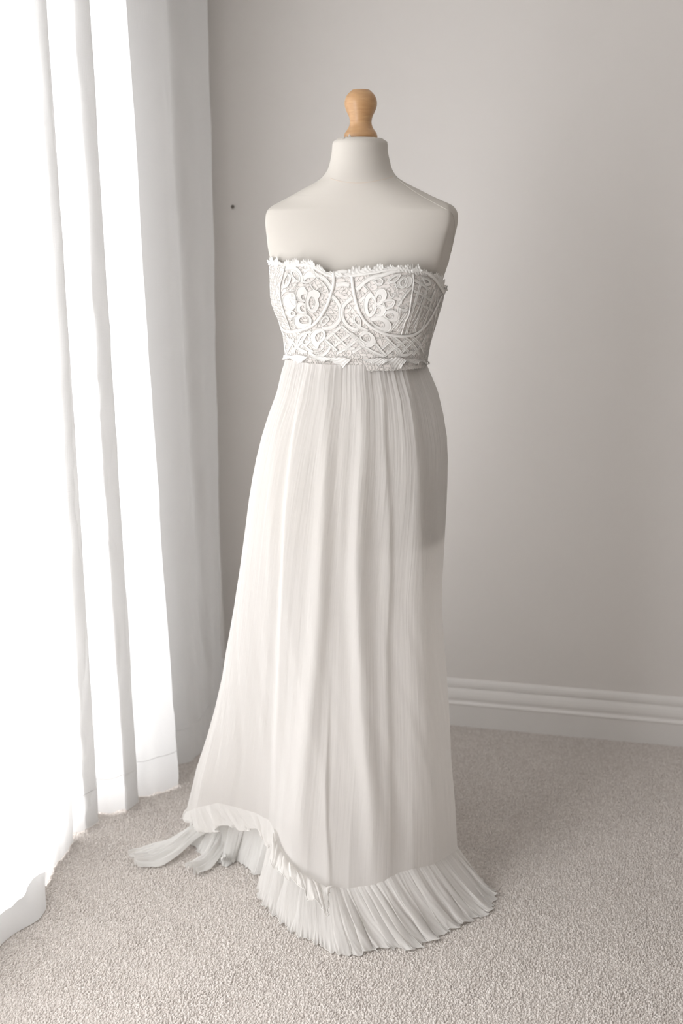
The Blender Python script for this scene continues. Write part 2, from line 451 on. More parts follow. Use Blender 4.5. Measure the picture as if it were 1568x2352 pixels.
top_c = PT[-1].mean(0); bot_c = PT[0].mean(0)
PT = np.concatenate([bot_c + (PT[:1] - bot_c) * .02, PT, top_c + (PT[-1:] - top_c) * .8 + (0, 0, .0008), top_c + (PT[-1:] - top_c) * .3 + (0, 0, .001), top_c + (PT[-1:] - top_c) * .01 + (0, 0, .001)])
torso = grid_obj('torso', PT, M['linen'], form, True)
def bvh_of(P):
    n, m = P.shape[:2]
    return BVHTree.FromPolygons([tuple(v) for v in P.reshape(-1, 3)], [(i * m + j, i * m + (j + 1) % m, (i + 1) * m + (j + 1) % m, (i + 1) * m + j) for i in range(n - 1) for j in range(m)])
BT = bvh_of(PT)
def cast(bv, px, py):
    r = ray(px, py)
    h = bv.ray_cast(Vector((0, 0, CH)), Vector(r).normalized())
    if h[0] is None: return None
    n = np.array(h[1]); 
    if n @ r > 0: n = -n
    return np.array(h[0]), n
def drape(bv, pts, n=40):
    """a smooth line drawn on a surface"""
    Q = resample(np.array(pts, float), n)
    H = [cast(bv, *q) for q in Q]
    H = [h for h in H if h]
    if len(H) < 2: return None
    return np.array([h[0] for h in H]), np.array([h[1] for h in H])
def seam_on(bv, pts, r, name, mat, parent, n=50, lift=.0):
    d = drape(bv, pts, n)
    t = Tubes(); t.add(d[0] + d[1] * lift, r, d[1], taper=True); return t.build(name, mat, parent)
seam_on(BT, [(756, 409), (775, 415), (801, 419), (825, 420), (849, 418), (880, 412), (904, 405)], .0011, 'neck_seam', M['seam'], torso, lift=-.0006)
seam_on(BT, [(911, 411), (932, 426), (953, 441), (980, 457), (1008, 472), (1033, 485)], .0010, 'shoulder_seam', M['linen'], torso)
seam_on(BT, [(1033, 485), (1040, 495), (1043, 510), (1041, 541), (1034, 580), (1023, 630)], .0009, 'armhole_seam', M['linen'], torso)
# knob
kz = lambda Y_: at(828, 190 + Y_ / 8.71)[2]
kr = lambda h: h / 8.71 / (F / at(828, 250)[1] * 1.0) * (CO + 0 * h) * 1.0
pxm = F / (2.0 * CO - (1.68 - CH) * SI)
kc = at(828.2, 250)
prof = [(0.1, 144), (150, 144), (172, 146), (181, 152), (215, 185), (250, 215), (285, 265), (308, 315), (322, 370), (325, 410), (321, 460), (305, 525), (278, 590), (248, 650), (228, 705), (219, 760), (218, 800), (226, 850), (248, 905), (282, 955), (315, 1000), (334, 1045), (338, 1085), (336, 1128), (250, 1136), (.1, 1140)]
lathe('neck_knob', [(h / 8.71 / pxm, kz(Y_)) for h, Y_ in prof], (kc[0], 2.0), M['wood'], form, 64)
# near-black disc as painted shade under the knob, and the frayed cloth edge around it
lathe('neck_gap_shade', [(.001, zt + .0022), (.028, zt + .0022), (.0312, zt + .0020), (.0312, zt - .002), (.001, zt - .002)], (kc[0], 2.0), M['dark'], form, 40)
tb = Tubes()
fray = [(790, 318, 2), (796, 314, 4), (801, 315, 2.5), (803, 309.5, 10), (809, 315, 3), (815, 316.5, 2.5), (822, 316, 3), (833, 316, 3), (838, 316.5, 3), (852, 317, 2), (858, 316, 3)]
for x_, y_, h_ in fray:
    b_ = at(x_, 319.5, 1.962); t_ = at(x_ + random.uniform(-1, 1), 319.0 - h_ - 1, 1.963)
    tb.add([b_, (b_ * .5 + t_ * .5), t_], [.0036, .0026, .0009], np.tile((0, -1.0, 0), (3, 1)), .7, 8)
tb.build('frayed_edge', M['linen'], form)
# stand under the skirt
lathe('pole', [(.0, .04), (.012, .04), (.012, zb + .02), (.0, zb + .02)], (.034, 2.03), M['pole'], form, 20)
lathe('base', [(.0, .004), (.13, .004), (.13, .014), (.12, .02), (.03, .035), (.02, .06), (.0, .06)], (.034, 2.03), M['pole'], form, 40)

# ------------------------------------------------------------------ dress: bodice
dress = tag(empty('dress', (.034, 2.0, 0)), 'long white strapless dress with lace bodice and ruffled hem, on the dress form', 'dress')
BOD = table([(580, 616, 1038, .119, 2.3), (598, 619, 1034, .120, 2.3), (615, 619, 1028, .121, 2.3), (650, 622, 1021, .122, 2.3), (665, 624, 1019, .122, 2.3), (700, 630, 1011, .120, 2.25), (740, 641, 999, .114, 2.2), (770, 649, 990, .108, 2.2), (800, 653, 983, .105, 2.2), (840, 654, 979, .103, 2.2), (860, 650, 984, .104, 2.2)])
zB = at(0, 834)[2]
def bod(phi, z):
    """bodice surface incl. the two cups"""
    P = np.zeros((len(phi), 3))
    # ring() needs a full ring for its fit, so evaluate full ring and pick
    xl, xr, b, n = smooth_tab(BOD, z)
    full = np.linspace(-math.pi, math.pi, 361)
    Rg = ring(full, z, xl, xr, b, n)
    for k in range(3): P[:, k] = np.interp(phi, full, Rg[:, k])
    out_ = np.stack([np.sin(phi + ROT), -np.cos(phi + ROT), 0 * phi], -1)
    zc = at(0, 690)[2]
    for pc, am in ((-.62, .026), (.60, .026)):
        dz = z - zc
        sz = .050 if dz > 0 else .043
        P += out_ * (am * np.exp(-((phi - pc) / .42) ** 2 - (dz / sz) ** 2))[:, None]
    return P
TOPC = np.array([(600, 604), (618, 604), (660, 606), (700, 607), (725, 614), (750, 625), (768, 632), (790, 633), (815, 628), (855, 620), (900, 615), (940, 620), (985, 630), (1005, 642), (1020, 664), (1040, 672)], float)
nphi = 360
PHI = np.linspace(-math.pi, math.pi, nphi, endpoint=False)
def proj(p):
    d = p[..., 1] * CO - (p[..., 2] - CH) * SI; u_ = p[..., 1] * SI + (p[..., 2] - CH) * CO
    return 784 + F * p[..., 0] / d, 1176 - F * u_ / d
ztop = np.full(nphi, at(0, 612)[2])
for it in range(6):
    Q = np.array([bod(PHI[i:i + 1], ztop[i])[0] for i in range(nphi)])
    X, Yp = proj(Q)
    ztop = ztop + (Yp - np.interp(X, TOPC[:, 0], TOPC[:, 1])) * .00085
back = np.clip((np.abs(PHI) - 1.35) / .5, 0, 1)
ztop = ztop * (1 - back) + at(0, 668)[2] * back
k_ = np.ones(7) / 7
ztop = np.convolve(np.r_[ztop[-3:], ztop, ztop[:3]], k_, 'valid')
nt_ = 60
PBd = np.zeros((nt_, nphi, 3))
zz = zB + (ztop[None, :] - zB) * np.linspace(0, 1, nt_)[:, None]
zgrid = np.linspace(zB - .012, ztop.max() + .012, 90)
full = np.array([bod(PHI, z) for z in zgrid])
for j in range(nphi):
    for k in range(3): PBd[:, j, k] = np.interp(zz[:, j], zgrid, full[:, j, k])
bodice = grid_obj('bodice', PBd, M['lining'], dress, True)
BB = bvh_of(full)
fullN = np.cross(np.gradient(full, axis=1), np.gradient(full, axis=0)); fullN /= np.linalg.norm(fullN, axis=-1)[..., None]
def surf(phi, z, lift=0.0):
    """point and normal on the bodice at (phi, z)"""
    f = (np.asarray(phi) + math.pi) / (2 * math.pi) * nphi; i = np.floor(f).astype(int); fr_ = (f - i)[..., None]
    g = (np.asarray(z) - zgrid[0]) / (zgrid[1] - zgrid[0]); k = np.clip(np.floor(g).astype(int), 0, len(zgrid) - 2); gr = np.clip(g - k, 0, 1)[..., None]
    def s4(G):
        return (G[k, i % nphi] * (1 - fr_) + G[k, (i + 1) % nphi] * fr_) * (1 - gr) + (G[k + 1, i % nphi] * (1 - fr_) + G[k + 1, (i + 1) % nphi] * fr_) * gr
    n = s4(fullN)
    return s4(full) + n * lift, n
# net ground of the lace: irregular hexagons in thin thread
net = Tubes()
cell = .0062
per = .95
nu = int(per / cell); nv = 39
dz_ = cell * .866
pts = {}
def hexpt(i, j):
    if (i, j) not in pts:
        r_ = rng.uniform(-.22, .22, 2)
        pts[(i, j)] = ((i + .5 * (j % 2) + r_[0]) / nu, (j + r_[1]))
    return pts[(i, j)]
edges = []
for j in range(nv):
    for i in range(nu):
        t3 = (i - (j // 2) + 300) % 3 if j % 2 == 0 else (i - (j // 2) + 301 - 1 + 1) % 3
        a_ = hexpt(i, j)
        for (i2, j2) in ((i + 1, j), (i + (j % 2), j + 1), (i - 1 + (j % 2), j + 1)):
            if rng.random() < .66: edges.append(((i, j), (i2, j2)))
for (a_, b_) in edges:
    p_, q_ = hexpt(*a_), hexpt(*b_)
    ph = np.array([p_[0], q_[0]]) * 2 * math.pi - math.pi
    z_ = zB + np.array([p_[1], q_[1]]) * dz_
    zt_ = np.interp((ph + math.pi) % (2 * math.pi) - math.pi, PHI, ztop)
    if (z_ > zt_).any(): continue
    S, Nn = surf(ph, z_, .0006)
    net.add(S, .0005, Nn, .8, 3)
net.build('lace_net', M['lace'], bodice)['kind'] = 'stuff'

# corded motifs of the lace, drawn from the photograph's two halves
Z3 = lambda L_: [(600 + x / 7.127, 570 + y / 7.127) for x, y in L_]
Z4 = lambda L_: [(800 + x / 6.533, 570 + y / 6.533) for x, y in L_]
cords, tapes, fills = Tubes(), Tubes(), Tubes()
def cord(L_, closed=False, r=.00085, lift=.0014):
    if closed: L_ = L_ + [L_[0]]
    n = max(8, int(sum(math.dist(a, b) for a, b in zip(L_, L_[1:])) / 2.2))
    d = drape(BB, L_, n)
    if d: cords.add(d[0] + d[1] * lift, r, d[1], 1.0, 5, taper=True)
def tape(L_, w=.0028):
    n = max(8, int(sum(math.dist(a, b) for a, b in zip(L_, L_[1:])) / 2.5))
    d = drape(BB, L_, n)
    if not d: return
    tapes.add(d[0] + d[1] * .0009, w, d[1], .22, 8)
    T = np.gradient(d[0], axis=0); B = np.cross(T, d[1]); B /= np.linalg.norm(B, axis=1)[:, None]
    for s_ in (-1, 1): cords.add(d[0] + B * w * s_ + d[1] * .0014, .0007, d[1], 1, 5)
def petal(outer, inner=None, close=True):
    """filled petal: a flat woven patch bordered by cord, hole in the middle"""
    O = resample(np.array(outer + ([outer[0]] if close else []), float), 34)
    if inner:
        I = resample(np.array(inner + [inner[0]] if close else inner, float), 34)
    else:
        I = O.mean(0) + (O - O.mean(0)) * .05
    P = []
    for t in (0, .5, 1):
        row = []
        for a, b in zip(O, I):
            h = cast(BB, *(a * (1 - t) + b * t))
            if h is None: return
            row.append(h[0] + h[1] * (.0011 + .0006 * math.sin(math.pi * t)))
        P.append(row)
    b0 = len(fills.V); P = np.array(P); m_ = P.shape[1]
    fills.V += list(P.reshape(-1, 3))
    for i in range(2):
        for j in range(m_ - 1): fills.F.append((b0 + i * m_ + j, b0 + i * m_ + j + 1, b0 + (i + 1) * m_ + j + 1, b0 + (i + 1) * m_ + j))
    cord(outer, close); 
    if inner: cord(inner, close, .0008)
# left cup
petal(Z3([(850, 680), (930, 710), (965, 770), (930, 830), (945, 930), (900, 1020), (830, 1050), (750, 990), (725, 890), (735, 770), (790, 700)]), Z3([(825, 795), (860, 830), (875, 890), (855, 960), (820, 1000), (790, 960), (775, 900), (785, 840), (805, 805), (815, 800), (820, 797)]))
petal(Z3([(760, 740), (700, 640), (620, 650), (575, 730), (600, 820), (700, 880)]), Z3([(740, 770), (700, 755), (655, 775), (650, 815), (680, 850), (720, 860)]))
petal(Z3([(710, 900), (620, 890), (570, 950), (590, 1040), (680, 1080), (740, 1060)]), Z3([(715, 940), (665, 930), (635, 965), (645, 1010), (680, 1035), (730, 1040)]))
petal(Z3([(740, 1065), (600, 1080), (540, 1160), (560, 1260), (680, 1300), (800, 1260), (820, 1150)]), Z3([(770, 1125), (690, 1105), (630, 1140), (630, 1200), (690, 1235), (770, 1220), (775, 1160)]))
petal(Z3([(565, 800), (530, 740), (440, 745), (360, 820), (370, 930), (470, 1000), (560, 960)]), Z3([(460, 820), (500, 830), (550, 850), (590, 870), (565, 940), (510, 920), (480, 870)]))
petal(Z3([(500, 1010), (560, 1050), (550, 1100), (470, 1130), (400, 1060), (430, 1010)]), Z3([(500, 1030), (535, 1055), (525, 1085), (500, 1090), (485, 1065), (490, 1040)]))
petal(Z3([(480, 360), (580, 390), (640, 480), (610, 560), (530, 510), (480, 430)]), Z3([(505, 385), (570, 410), (615, 480), (600, 535), (545, 490), (510, 430)]))
petal(Z3([(440, 410), (490, 480), (470, 570), (420, 640), (350, 650), (360, 560), (390, 480)]), Z3([(435, 440), (455, 490), (440, 550), (405, 600), (375, 600), (375, 560), (395, 500)]))
petal(Z3([(680, 460), (760, 380), (860, 400), (890, 480), (800, 560), (700, 560)]), Z3([(700, 540), (760, 495), (860, 490), (830, 530), (790, 550), (730, 555)]))
for l_ in ([(400, 330), (520, 325), (610, 380), (655, 470), (670, 580)], [(880, 430), (1000, 480), (1090, 570), (1150, 680)]): tape(Z3(l_), .0030)
tape(Z3([(700, 380), (800, 340), (880, 420), (960, 480)]), .0026)
for l_ in ([(880, 480), (980, 540), (1070, 640), (1105, 740), (1110, 860), (1060, 1000), (960, 1100)], [(900, 690), (960, 640), (1030, 620)], [(880, 690), (830, 640), (810, 580)], [(330, 800), (400, 720), (560, 690)],
           [(470, 1200), (500, 1150), (530, 1180)], [(480, 1280), (620, 1330), (760, 1260)], [(600, 570), (560, 640), (470, 640)], [(640, 560), (700, 600), (760, 590)], [(840, 1060), (900, 1120), (980, 1060)]): cord(Z3(l_))
# centre panel
tape(Z3([(1130, 770), (1220, 850), (1285, 970), (1290, 1120), (1220, 1240), (1110, 1305), (1000, 1310)]), .0034)
tape(Z3([(1500, 800), (1400, 880), (1330, 970), (1320, 1100), (1380, 1230), (1480, 1310), (1600, 1340)]), .0034)
tape(Z3([(1230, 610), (1330, 590), (1450, 610)]), .0040); cord(Z3([(1250, 500), (1330, 460), (1430, 480), (1470, 560)]))
tape(Z3([(1220, 420), (1340, 390), (1480, 430)]), .0036)
for l_ in ([(1040, 1500), (1310, 1270)], [(1170, 1620), (1450, 1400)], [(1290, 1700), (1600, 1460)], [(1170, 1390), (1430, 1650)], [(1310, 1270), (1620, 1540)], [(1040, 1490), (1240, 1680)], [(1470, 1390), (1700, 1590)]): tape(Z3(l_), .0024)
petal(Z3([(1000, 1310), (880, 1330), (800, 1430), (830, 1560), (920, 1640), (960, 1560), (1040, 1480), (1050, 1380)]), Z3([(985, 1360), (910, 1395), (885, 1460), (910, 1520), (935, 1530), (950, 1510), (1000, 1450), (1010, 1400)]))
petal(Z3([(1080, 1100), (1110, 1160), (1060, 1230), (1010, 1260), (960, 1200), (1010, 1130)]), Z3([(1060, 1130), (1080, 1160), (1050, 1210), (1010, 1230), (985, 1200), (1020, 1150)]))
tape(Z3([(790, 1710), (900, 1780), (1000, 1755), (1090, 1680), (1130, 1590)]), .0026); cord(Z3([(860, 1690), (960, 1680), (1040, 1610)])); cord(Z3([(880, 1720), (970, 1710), (1050, 1640)]))
for l_ in ([(560, 1620), (660, 1420), (830, 1360)], [(720, 1600), (830, 1480)], [(630, 1500), (760, 1640), (860, 1700)], [(480, 1480), (620, 1640), (760, 1710)], [(500, 1700), (640, 1560), (740, 1400)], [(1240, 1720), (1380, 1650), (1540, 1640)]): tape(Z3(l_), .0022)
tape(Z3([(420, 1420), (500, 1560), (560, 1720)]), .0022); tape(Z3([(430, 1690), (480, 1600), (540, 1470)]), .0022)
# right cup
petal(Z4([(330, 650), (390, 740), (412, 850), (400, 950), (330, 1030), (265, 1000), (235, 900), (235, 790), (270, 700)]), Z4([(345, 740), (385, 800), (395, 870), (370, 940), (320, 985), (295, 920), (290, 860), (300, 800), (320, 760)]))
petal(Z4([(390, 700), (440, 620), (530, 620), (575, 700), (530, 800), (430, 860)]), Z4([(420, 755), (450, 700), (485, 720), (485, 760), (455, 805), (420, 820)]))
petal(Z4([(430, 870), (510, 855), (560, 920), (520, 1000), (440, 1020), (400, 980)]), Z4([(405, 925), (445, 890), (478, 925), (460, 970), (425, 990), (400, 975)]))
petal(Z4([(320, 1060), (430, 1020), (560, 1050), (640, 1140), (620, 1230), (520, 1240), (420, 1190)]), Z4([(350, 1090), (440, 1080), (515, 1110), (535, 1160), (500, 1180), (440, 1165), (390, 1140)]))
petal(Z4([(690, 930), (755, 980), (740, 1060), (660, 1095), (560, 1050), (510, 1010), (580, 940)]), Z4([(640, 970), (675, 1005), (650, 1045), (600, 1050), (560, 1020), (555, 990), (590, 975)]))
petal(Z4([(500, 800), (600, 770), (690, 790), (680, 860), (620, 900), (550, 910)]), Z4([(530, 815), (600, 795), (665, 805), (650, 850), (610, 875), (560, 890)]))
petal(Z4([(370, 460), (440, 440), (520, 490), (490, 560), (410, 545)]), Z4([(400, 475), (440, 465), (490, 495), (470, 530), (420, 520)]))
petal(Z4([(590, 490), (680, 410), (780, 400), (720, 500), (620, 530)]), Z4([(615, 490), (685, 435), (745, 425), (700, 480), (640, 505)]))
petal(Z4([(760, 480), (830, 440), (885, 490), (850, 590), (780, 600), (740, 540)]), Z4([(785, 495), (830, 465), (855, 500), (835, 560), (790, 575), (770, 530)]))
petal(Z4([(860, 450), (930, 440), (940, 540), (870, 600), (880, 520)]))
tape(Z4([(120, 620), (220, 530), (340, 450), (500, 410), (640, 360), (780, 330), (920, 335)]), .0032)
for l_ in ([(740, 860), (830, 720), (940, 590)], [(690, 1200), (780, 1080), (860, 970)], [(750, 1240), (830, 1100), (890, 960)], [(740, 900), (830, 930), (900, 900)], [(620, 1240), (740, 1060), (760, 900)]): tape(Z4(l_), .0022)
for l_ in ([(700, 510), (710, 570), (745, 640)], [(600, 540), (680, 520), (760, 600)], [(590, 640), (640, 740), (700, 720)], [(150, 650), (240, 560), (330, 650)], [(440, 600), (420, 560), (350, 480)], [(220, 560), (270, 610), (300, 650)], [(800, 650), (860, 700), (820, 760)], [(760, 750), (800, 800), (780, 860)]): cord(Z4(l_))
for k in range(3):                     # lattice on the side panel
    tape(Z4([(860 + k * 120, 1290 - k * 40), (920 + k * 120, 1050), (1010 + k * 115, 760), (1080 + k * 100, 520 + k * 65)]), .0018)
    tape(Z4([(960 + k * 20, 480 + k * 165), (1080 + k * 25, 540 + k * 165), (1220 + k * 20, 640 + k * 150)]), .0017)
for k in range(5):
    cord(Z4([(900 + k * 70, 1180 - k * 30), (1000 + k * 60, 1000 - k * 20), (1120 + k * 45, 700 + k * 10)]), r=.0007)
petal(Z4([(1100, 440), (1200, 460), (1230, 540), (1150, 560)]), Z4([(1125, 465), (1180, 480), (1195, 520), (1150, 530)]))
# band under the right cup
petal(Z4([(170, 1300), (250, 1240), (360, 1290), (405, 1390), (350, 1470), (260, 1480), (230, 1420), (170, 1380)]), Z4([(190, 1320), (260, 1280), (310, 1310), (320, 1370), (280, 1405), (250, 1395), (225, 1385), (195, 1350)]))
for l_ in ([(20, 1280), (240, 1490)], [(0, 1480), (160, 1340)], [(220, 1470), (360, 1550), (540, 1630)], [(560, 1340), (680, 1460), (790, 1570)], [(390, 1410), (480, 1530), (570, 1620)], [(500, 1500), (640, 1370)], [(540, 1610), (730, 1460), (900, 1370)], [(700, 1500), (760, 1590), (870, 1600), (970, 1540)],
           [(640, 1300), (760, 1400), (900, 1560)], [(820, 1320), (940, 1420), (1060, 1600)], [(940, 1310), (1060, 1440), (1120, 1560)], [(780, 1580), (930, 1420), (1080, 1280)], [(960, 1600), (1090, 1440), (1160, 1300)], [(70, 1560), (200, 1480)], [(60, 1240), (170, 1190), (300, 1240)]): tape(Z4(l_), .0022)
petal(Z4([(90, 1000), (140, 990), (190, 1080), (180, 1180), (110, 1150), (70, 1070)]), Z4([(110, 1030), (140, 1020), (165, 1080), (160, 1140), (120, 1120), (95, 1070)]))
cords.build('lace_cord', M['lace'], bodice)['kind'] = 'stuff'
tapes.build('lace_tape', M['lace'], bodice)['kind'] = 'stuff'
fills.build('lace_motif', M['lace'], bodice)['kind'] = 'stuff'
# lattice on the unseen back
bk = Tubes()
for k in range(16):
    p0 = 1.75 + k * .18
    for sg in (-1, 1):
        ph = np.linspace(p0, p0 + sg * .45, 14); z_ = np.linspace(zB + .004, at(0, 680)[2], 14)
        S, Nn = surf((ph + math.pi) % (2 * math.pi) - math.pi, z_, .001); bk.add(S, .0024, Nn, .3, 6)
bk.build('lace_lattice', M['lace'], bodice)['kind'] = 'stuff'
side = Tubes()
for k in range(5):
    for sg in (-1, 1):
        ph = np.linspace(-1.75, -1.02, 16); z_ = at(0, 640 + k * 45 + sg * 26)[2] + np.linspace(0, -sg * .055, 16) * -1
        zt_ = np.interp(ph, PHI, ztop); kk = (z_ < zt_ - .004) & (z_ > zB + .004)
        if kk.sum() > 4:
            S, Nn = surf(ph[kk], z_[kk], .0009); side.add(S, .0022, Nn, .3, 6)
side.build('lace_lattice', M['lace'], bodice)['kind'] = 'stuff'
# underwire channels, boning seams, rolled edge
def channel(L_, name, r, flat=.55, lift=.0015, n=70):
    d = drape(BB, L_, n); t = Tubes()
    rr = r * (1 + .10 * wob(np.linspace(0, 1, len(d[0])), 60, 8))
    t.add(d[0] + d[1] * lift, rr, d[1], flat, 10, taper=True)
    return t.build(name, M['lace'], bodice)
channel(Z3([(1175, 400), (1190, 520), (1175, 640), (1140, 760), (1095, 900), (1010, 1060), (890, 1220), (760, 1300), (600, 1350), (480, 1365), (380, 1340), (330, 1270)]), 'underwire', .0030)
channel(Z4([(50, 410), (75, 600), (105, 760), (165, 950), (270, 1110), (410, 1215), (560, 1280), (720, 1310), (860, 1315), (1000, 1285), (1140, 1170), (1240, 1020), (1330, 840), (1400, 700)]), 'underwire', .0030)
channel(Z3([(395, 285), (350, 480), (312, 640), (322, 830), (370, 1010), (430, 1180), (485, 1335)]), 'boning_seam', .0014, .9)
channel(Z4([(965, 390), (970, 520), (955, 650), (930, 820), (900, 1000), (850, 1090), (790, 1295)]), 'boning_seam', .0014, .9)
channel(Z4([(930, 345), (1050, 340), (1180, 375), (1290, 470), (1370, 590), (1425, 680)]), 'rolled_edge', .0030, .7)
channel(Z3([(410, 305), (480, 297), (560, 290), (760, 280), (900, 340), (1060, 430), (1170, 470)]), 'rolled_edge', .0022, .5)
channel(Z4([(40, 420), (200, 400), (400, 370), (600, 330), (780, 310), (930, 330)]), 'rolled_edge', .0022, .5)
# scalloped lace edgings
def edging(name, zbase, sgn, heights, nlobes, flare, seed):
    n = 1080
    ph = np.linspace(-math.pi, math.pi, n, endpoint=False)
    zb_ = np.interp(ph, np.r_[PHI, math.pi], np.r_[zbase, zbase[0]])
    u_ = np.linspace(0, 1, n)
    w_ = u_ * nlobes + .35 * wob(u_ * 6.28, 7, seed)
    lob = np.abs(np.sin(math.pi * w_)) ** .6
    h_ = heights[0] + (heights[1] - heights[0]) * (.5 + .5 * wob(u_ * 6.28, 11, seed + 3))
    hgt = h_ * (.25 + .75 * lob) * (1 + .18 * np.sin(u_ * 1400))
    rows = []
    for t in np.linspace(-.3, 1, 9):
        zz_ = zb_ + sgn * hgt * t
        S, Nn = surf(ph, np.clip(zz_, zgrid[0], zgrid[-1]), .0018)
        S[:, 2] = zz_
        S = S + Nn * (flare * max(t, 0) ** 1.5 * (.5 + .8 * wob(u_ * 6.28, 23, seed + 5)))[:, None] + Nn * (.0009 * np.sin(u_ * 900 + t * 9))[:, None]
        rows.append(S)
    return grid_obj(name, np.array(rows), M['lace'], bodice, True)
edging('lace_edging', ztop - .002, 1, (.005, .0155), 46, .0035, 10)
def zline(pts):
    """z along phi from a line seen on the bodice"""
    pts = np.array(pts, float); zz_ = np.full(nphi, at(0, pts[:, 1].mean())[2])
    for it in range(5):
        Q_, _ = surf(PHI, np.clip(zz_, zgrid[0], zgrid[-1])); Q_[:, 2] = zz_
        X_, Y_ = proj(Q_); zz_ = zz_ + (Y_ - np.interp(X_, pts[:, 0], pts[:, 1])) * .00085
    b_ = np.clip((np.abs(PHI) - 1.35) / .3, 0, 1)
    return zz_ * (1 - b_) + at(0, 832)[2] * b_
zl = zline([(640, 819), (660, 817), (740, 820), (800, 825), (880, 824), (940, 825), (985, 828)])
zh0 = zline([(640, 830), (652, 826), (660, 824), (672, 822), (686, 834), (695, 830), (712, 819), (722, 823), (742, 829), (758, 826), (775, 835), (787, 843), (808, 825), (825, 826), (850, 832), (870, 837), (888, 829), (905, 846), (916, 843), (928, 828), (950, 834), (965, 829), (979, 838), (990, 834)])
zh = zl - .004 + (zh0 - zl + .004) * 1.25
rows = []
ph2 = np.linspace(-math.pi, math.pi, 1080, endpoint=False)
za = np.interp(ph2, np.r_[PHI, math.pi], np.r_[zl, zl[0]]); zc_ = np.interp(ph2, np.r_[PHI, math.pi], np.r_[zh, zh[0]])
u_ = np.linspace(0, 1, 1080)
for t in np.linspace(-.15, 1, 12):
    zz_ = za + (zc_ - za) * t + .0006 * np.sin(u_ * 1500) * t
    S, Nn = surf(ph2, np.clip(zz_, zgrid[0], zgrid[-1]), .0035)
    S[:, 2] = zz_
    rows.append(S + Nn * (.0022 * max(t, 0) ** 2 * (.9 + .7 * wob(u_ * 6.28, 25, 40)))[:, None] + Nn * (.0007 * np.sin(u_ * 700 + 14 * t))[:, None])
grid_obj('scalloped_hem', np.array(rows), M['lace'], bodice, True)

# ------------------------------------------------------------------ dress: skirt
SK = table([(800, 660, 972), (835, 655, 978), (850, 650, 984), (900, 637, 1004), (950, 618, 1017), (1000, 602, 1025), (1050, 590, 1027), (1100, 580, 1026), (1150, 572, 1024), (1250, 559, 1018), (1330, 548, 1013), (1400, 537, 1014), (1500, 522, 1020), (1600, 506, 1027), (1690, 488, 1032), (1770, 468, 1036), (1850, 446, 1041), (1955, 425, 1046), (2100, 405, 1056)])
FD = np.array([(0, .178), (.1, .175), (.25, .178), (.5, .165), (.8, .152), (1.0, .142), (1.1, .128), (1.2, .107), (1.3, .10)])
seam_px = [(-100, 432, 1866, 2.17), (-82, 450, 1858, 2.14), (-62, 500, 1846, 2.10), (-48, 545, 1857, 2.07), (-38, 588, 1869, 2.04), (-30, 618, 1884, 2.01), (-25, 638, 1912, 1.985), (-22, 648, 1945, 1.96), (-16, 672, 1980, 1.92), (-9, 705, 2010, 1.885), (0, 750, 2036, 1.86), (9, 800, 2043, 1.85), (17, 845, 2034, 1.855), (26, 895, 2013, 1.868), (36, 945, 1996, 1.89), (48, 990, 1984, 1.925), (64, 1024, 1970, 1.965), (84, 1050, 1953, 2.01)]
SPH = np.radians([s[0] for s in seam_px]); SPT = np.array([at(*s[1:]) for s in seam_px])
back_ph = np.radians([115, 150, 180, 215, 240]); back_pt = np.array([(.255, 2.09, .09), (.16, 2.22, .07), (-.03, 2.30, .06), (-.25, 2.28, .08), (-.345, 2.22, .115)])
SPH2 = np.r_[SPH, back_ph, SPH[0] + 2 * math.pi]; SPT2 = np.vstack([SPT, back_pt, SPT[:1]])
def seam(phi):
    p_ = (phi - SPH[0]) % (2 * math.pi) + SPH[0]
    S = np.stack([np.interp(p_, SPH2, SPT2[:, k]) for k in range(3)], -1)
    return S
ridges = [  # track, left width, right width, height
    ([(653, 850), (641, 973), (632, 1065), (626, 1187), (625, 1320), (618, 1500), (608, 1750), (600, 1900)], 12, 16, .005),
    ([(712, 850), (696, 912), (681, 1034), (669, 1157), (664, 1310), (657, 1450), (652, 1600), (645, 1750), (637, 1930), (636, 2100)], 11, 46, .020),
    ([(754, 835), (754, 942), (750, 1065), (747, 1157), (740, 1310), (733, 1450), (720, 1600), (705, 1750), (697, 1850), (690, 1960)], 18, 14, .017),
    ([(805, 860), (801, 920), (791, 1003), (786, 1100), (780, 1300)], 6, 9, .0025),
    ([(825, 881), (832, 1003), (822, 1126), (816, 1310), (820, 1450), (828, 1600), (838, 1750), (850, 1880), (862, 2020)], 13, 22, .018),
    ([(880, 866), (877, 1003), (886, 1095), (889, 1187), (889, 1320), (882, 1500), (890, 1900)], 14, 8, .006),
    ([(929, 850), (944, 958), (953, 1065), (953, 1187), (955, 1320), (958, 1450), (961, 1600), (970, 1750), (980, 1880), (987, 1975)], 34, 9, .016),
    ([(1000, 1000), (1000, 1250), (990, 1500), (1000, 1900)], 12, 9, .003)]
late = ([(754, 1450), (752, 1600), (750, 1700), (747, 1800), (748, 1900), (757, 2035)], 34, 6, .010)
NV, NP = 240, 760
PHS = np.linspace(-math.pi, math.pi, NP, endpoint=False)
zW = at(0, 822)[2]
Sm = seam(PHS)
PS = np.zeros((NV, NP, 3))
s_, c_ = np.sin(PHS), np.cos(PHS)
outv = np.stack([s_, -c_, 0 * s_], -1)
base_rows = []
